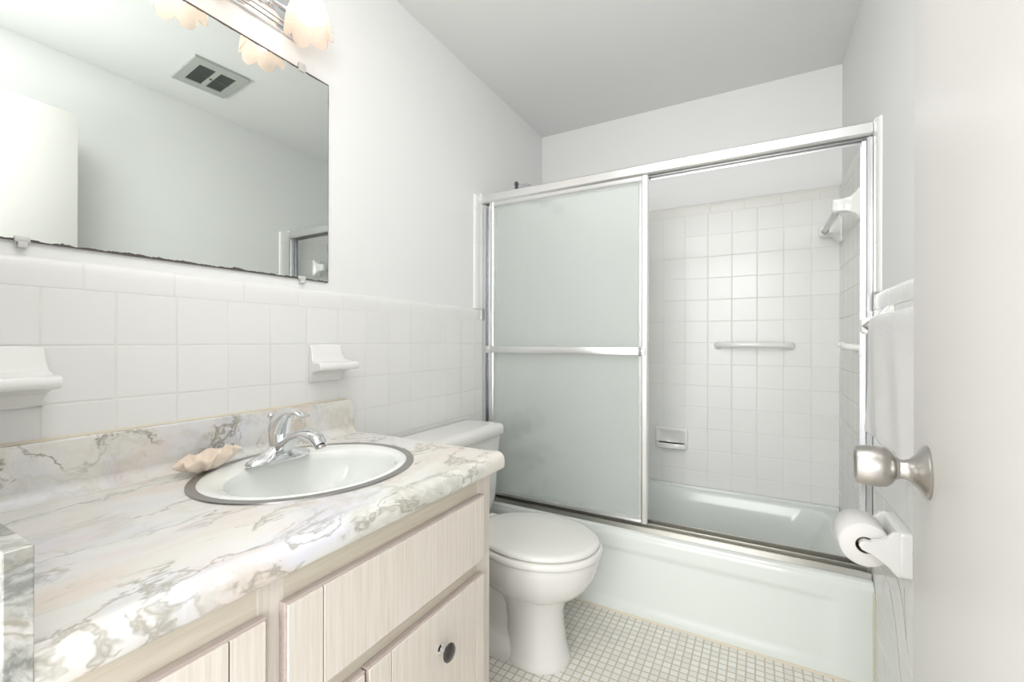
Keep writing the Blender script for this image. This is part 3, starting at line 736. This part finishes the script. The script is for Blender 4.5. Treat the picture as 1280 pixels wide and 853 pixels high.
# ---------------------------------------------------------------- hand towel
def towel():
    ya, yb_ = 1.425, .985; t = bmesh.new(); nu, nv = 40, 60
    zt_ = bz + .018; r = .0165
    rows = []
    for j in range(nv+1):
        s = -(.22) + (.22+.275+.05)*j/nv      # arc-length: back side negative, over bar, front side
        row = []
        for i in range(nu+1):
            f = i/nu; y = ya + (yb_-ya)*f
            if s < 0: x, z = bx_ + r*.95, zt_ - r + s
            elif s < .05:
                a = s/.05*PI; x, z = bx_ + r*math.cos(a), zt_ - r + r*math.sin(a)
            else: x, z = bx_ - r, zt_ - r - (s-.05)
            dn = max(0, s-.05)
            wv = .0035*math.sin(y*34+dn*9)*min(1, dn*8) + .002*noise.noise(Vector((y*22, s*20, 2)))
            if s < 0: wv *= .3
            z += .004*noise.noise(Vector((y*12, 4, 1)))*(1 if dn > .2 else 0) + .006*f
            ye = y + (.004*noise.noise(Vector((s*18, f*3, 0))) - .004*dn)
            row.append(t.verts.new((x - wv - .02*dn, ye, z)))
        rows.append(row)
    for j in range(nv):
        for i in range(nu): t.faces.new((rows[j][i], rows[j][i+1], rows[j+1][i+1], rows[j+1][i]))
    o = obj('hand_towel', t, M['terry'], None, (bx_, 1.26, bz-.27), angle=180)
    md = o.modifiers.new('thick', 'SOLIDIFY'); md.thickness = .007; md.offset = 0
    md = o.modifiers.new('sub', 'SUBSURF'); md.levels = md.render_levels = 1
    return tag(o, 'white terry hand towel hanging over the bar beside the entry door', 'towel')
towel()

# ---------------------------------------------------------------- toilet paper holder and roll
ZK = ZL - 5*T
ph = thing('paper_holder', 'white ceramic toilet paper holder on the right wall below the doorknob', 'toilet paper holder', (W, 1.43, ZK-T))
b = B()
L = []
for d, e in ((.0003, 0), (.020, 0), (.0245, .002), (.026, .006)):
    L.append([(W-d, y, z) for y, z in rrect(1.352+e, 1.512-e, ZK-T+e, ZK-e, .010, 6)])
loft(b, L); obj('back_block', b, M['ceramic'], ph, angle=50)
arm = [(W-.020, ZK-.001), (W-.034, ZK-.004), (W-.045, ZK-.018), (W-.056, ZK-.031), (W-.072, ZK-.035), (W-.088, ZK-.036), (W-.097, ZK-.041), (W-.099, ZK-.049), (W-.094, ZK-.057), (W-.082, ZK-.063), (W-.062, ZK-.068), (W-.050, ZK-.078), (W-.040, ZK-.094), (W-.030, ZK-.105), (W-.020, ZK-T)]
for y0, y1 in ((1.352, 1.366), (1.498, 1.512)):
    b = B(); prism(b, arm, 'xz', y0, y1, .003, 3); obj('arm', b, M['ceramic'], ph, angle=50)
rx, rzv = W-.083, ZK-.050
b = B(); lathe(b, [(.0135, 0), (.0135, .129)], (rx, 1.3675, rzv), 'y', 24); obj('spindle', b, M['lid'], ph, label='plain roller bar inside the roll')
tp_ = thing('toilet_paper_roll', 'nearly full white toilet paper roll in the ceramic holder', 'toilet paper', (rx, 1.43, rzv-.053))
b = B(); ra_ = .053; yy0, yy1 = 1.376, 1.490
L = []
for r, y in ((.0205, yy0), (ra_-.002, yy0), (ra_, yy0+.002), (ra_, yy1-.002), (ra_-.002, yy1), (.0205, yy1)):
    L.append([(rx + r*math.cos(2*PI*k/64), y, rzv-.003 + r*math.sin(2*PI*k/64)) for k in range(64)])
loft(b, L, wrap=True); obj('paper', b, M['paper'], tp_, angle=50)
b = B(); L = []
for r, y in ((.0203, yy0-.0005), (.0203, yy1+.0005), (.0192, yy1+.0005), (.0192, yy0-.0005)):
    L.append([(rx + r*math.cos(2*PI*k/48), y, rzv-.003 + r*math.sin(2*PI*k/48)) for k in range(48)])
loft(b, L, wrap=True); obj('cardboard_core', b, M['core'], tp_, angle=50)

# ---------------------------------------------------------------- shower fittings
gb = B(); pth = smooth_path([(.970, YB-.001, H-.020), (.985, YB-.030, H-.018), (1.03, YB-.052, H-.016), (1.125, YB-.058, H-.015), (1.22, YB-.052, H-.016), (1.268, YB-.030, H-.018), (1.283, YB-.001, H-.020)], 6)
tube(gb, pth, [(.0155, .0145)]*len(pth), 20, up=(0, 0, 1))
for x in (.972, 1.281): lathe(gb, [(.020, 0), (.018, .005), (.012, .012)], (x, YB-.0003, H-.020), '-y', 20)
tag(obj('grab_bar', gb, M['ceramic'], None, (1.125, YB, H-.02), angle=60), 'white ceramic grab bar in the middle of the tiled back wall', 'grab bar')
gb = B(); pth = smooth_path([(W-.001, 2.04, H-.022), (W-.022, 2.025, H-.020), (W-.052, 1.99, H-.016), (W-.060, 1.93, H-.013), (W-.060, 1.895, H-.012)], 6)
tube(gb, pth, [(.012, .012)]*len(pth), 20, up=(0, 0, 1))
pth = smooth_path([(W-.060, 1.90, H-.012), (W-.055, 1.87, H-.016), (W-.024, 1.845, H-.020), (W-.001, 1.835, H-.022)], 6)
tube(gb, pth, [(.012, .012)]*len(pth), 20, up=(0, 0, 1))
for y in (2.04, 1.836): lathe(gb, [(.020, 0), (.018, .005), (.012, .012)], (W-.0003, y, H-.022), '-x', 20)
tag(obj('grab_bar', gb, M['ceramic'], None, (W, 1.94, H-.02), angle=60), 'short white ceramic grab bar on the right tiled side of the shower', 'grab bar')
# soap dish on the back wall
sdz0, sdz1 = H-.562, H-.449; sx0, sx1 = .668, .832
soap = thing('soap_dish', 'white ceramic soap dish set in the back wall above the bathtub', 'soap dish', ((sx0+sx1)/2, YB, sdz0))
b = B(); L = []
for y, e, up in ((YB-.0003, 0, 0), (YB-.010, .001, 0), (YB-.016, .006, 0), (YB-.016, .015, 0), (YB-.004, .024, .0)):
    L.append([(x, y, z) for x, z in rrect(sx0+e, sx1-e, sdz0+e, sdz1-e, .012, 6)])
loft(b, L, True, True); obj('dish_frame', b, M['ceramic'], soap, angle=50)
b = B(); L = []
for z, e in ((sdz0+.004, .012), (sdz0+.010, .002), (sdz0+.030, 0), (sdz0+.034, .003), (sdz0+.031, .008), (sdz0+.018, .016)):
    L.append([(sx0+.006+e, YB-.012, z)] + [((sx0+sx1)/2 + (.076-e)*math.cos(PI - PI*k/16), YB-.014-(.034-e)*math.sin(PI*k/16)**.55, z) for k in range(17)] + [(sx1-.006-e, YB-.012, z)])
loft(b, L, True, True); obj('tray_lip', b, M['ceramic'], soap, angle=50)
# shower head and arm
sh = thing('wall_shower', 'chrome shower head on an arm high on the left wall behind the glass', 'shower head', (0, 2.125, H+.84))
b = B(); lathe(b, [(.030, 0), (.028, .004), (.014, .011), (.010, .014)], (-P_, 2.125, H+.845), 'x', 28); obj('flange', b, M['dark_chrome'], sh)
b = B(); tube(b, smooth_path([(-P_, 2.125, H+.845), (.05, 2.122, H+.842), (.10, 2.115, H+.81), (.135, 2.112, H+.775)], 6), .0105, 16); obj('shower_arm', b, M['chrome'], sh)
b = B(); lathe(b, [(.011, -.004), (.014, .008), (.012, .018), (.020, .028), (.034, .048), (.036, .060), (.033, .063), (.001, .063)], (.135, 2.112, H+.777), (.60, 0, -.80), 32); obj('spray_head', b, M['dark_chrome'], sh)
sv = thing('shower_valve', 'darkened chrome shower valve handle on the left wall seen blurred through glass', 'shower valve', (0, 2.11, H-.46))
b = B(); lathe(b, [(.080, 0), (.079, .004), (.060, .009), (.030, .014), (.024, .016)], (.0003, 2.11, H-.462), 'x', 40); obj('escutcheon', b, M['dark_chrome'], sv)
def lobes(r, h, a): return (r*(1 + .08*math.cos(6*a)), h)
b = B(); lathe(b, [(.016, .012), (.016, .030), (.034, .034), (.040, .042), (.040, .066), (.034, .074), (.001, .076)], (.0003, 2.11, H-.462), 'x', 48, mod=lobes); obj('valve_knob', b, M['dark_chrome'], sv)
ts = thing('tub_spout', 'metal tub spout on the left wall seen blurred through glass', 'tub spout', (0, 2.13, H-.62))
b = B(); tube(b, smooth_path([(.0005, 2.13, H-.612), (.05, 2.13, H-.612), (.10, 2.13, H-.618), (.130, 2.13, H-.632), (.138, 2.13, H-.655)], 5), [.030]*6+[.028]*6+[.024]*6+[.019]*3, 24, up=(0, 0, 1)); obj('spout_body', b, M['dark_chrome'], ts)
b = B(); lathe(b, [(.005, 0), (.005, .014), (.009, .017), (.008, .024), (.001, .026)], (.112, 2.13, H-.604), 'z', 16); obj('diverter', b, M['dark_chrome'], ts)
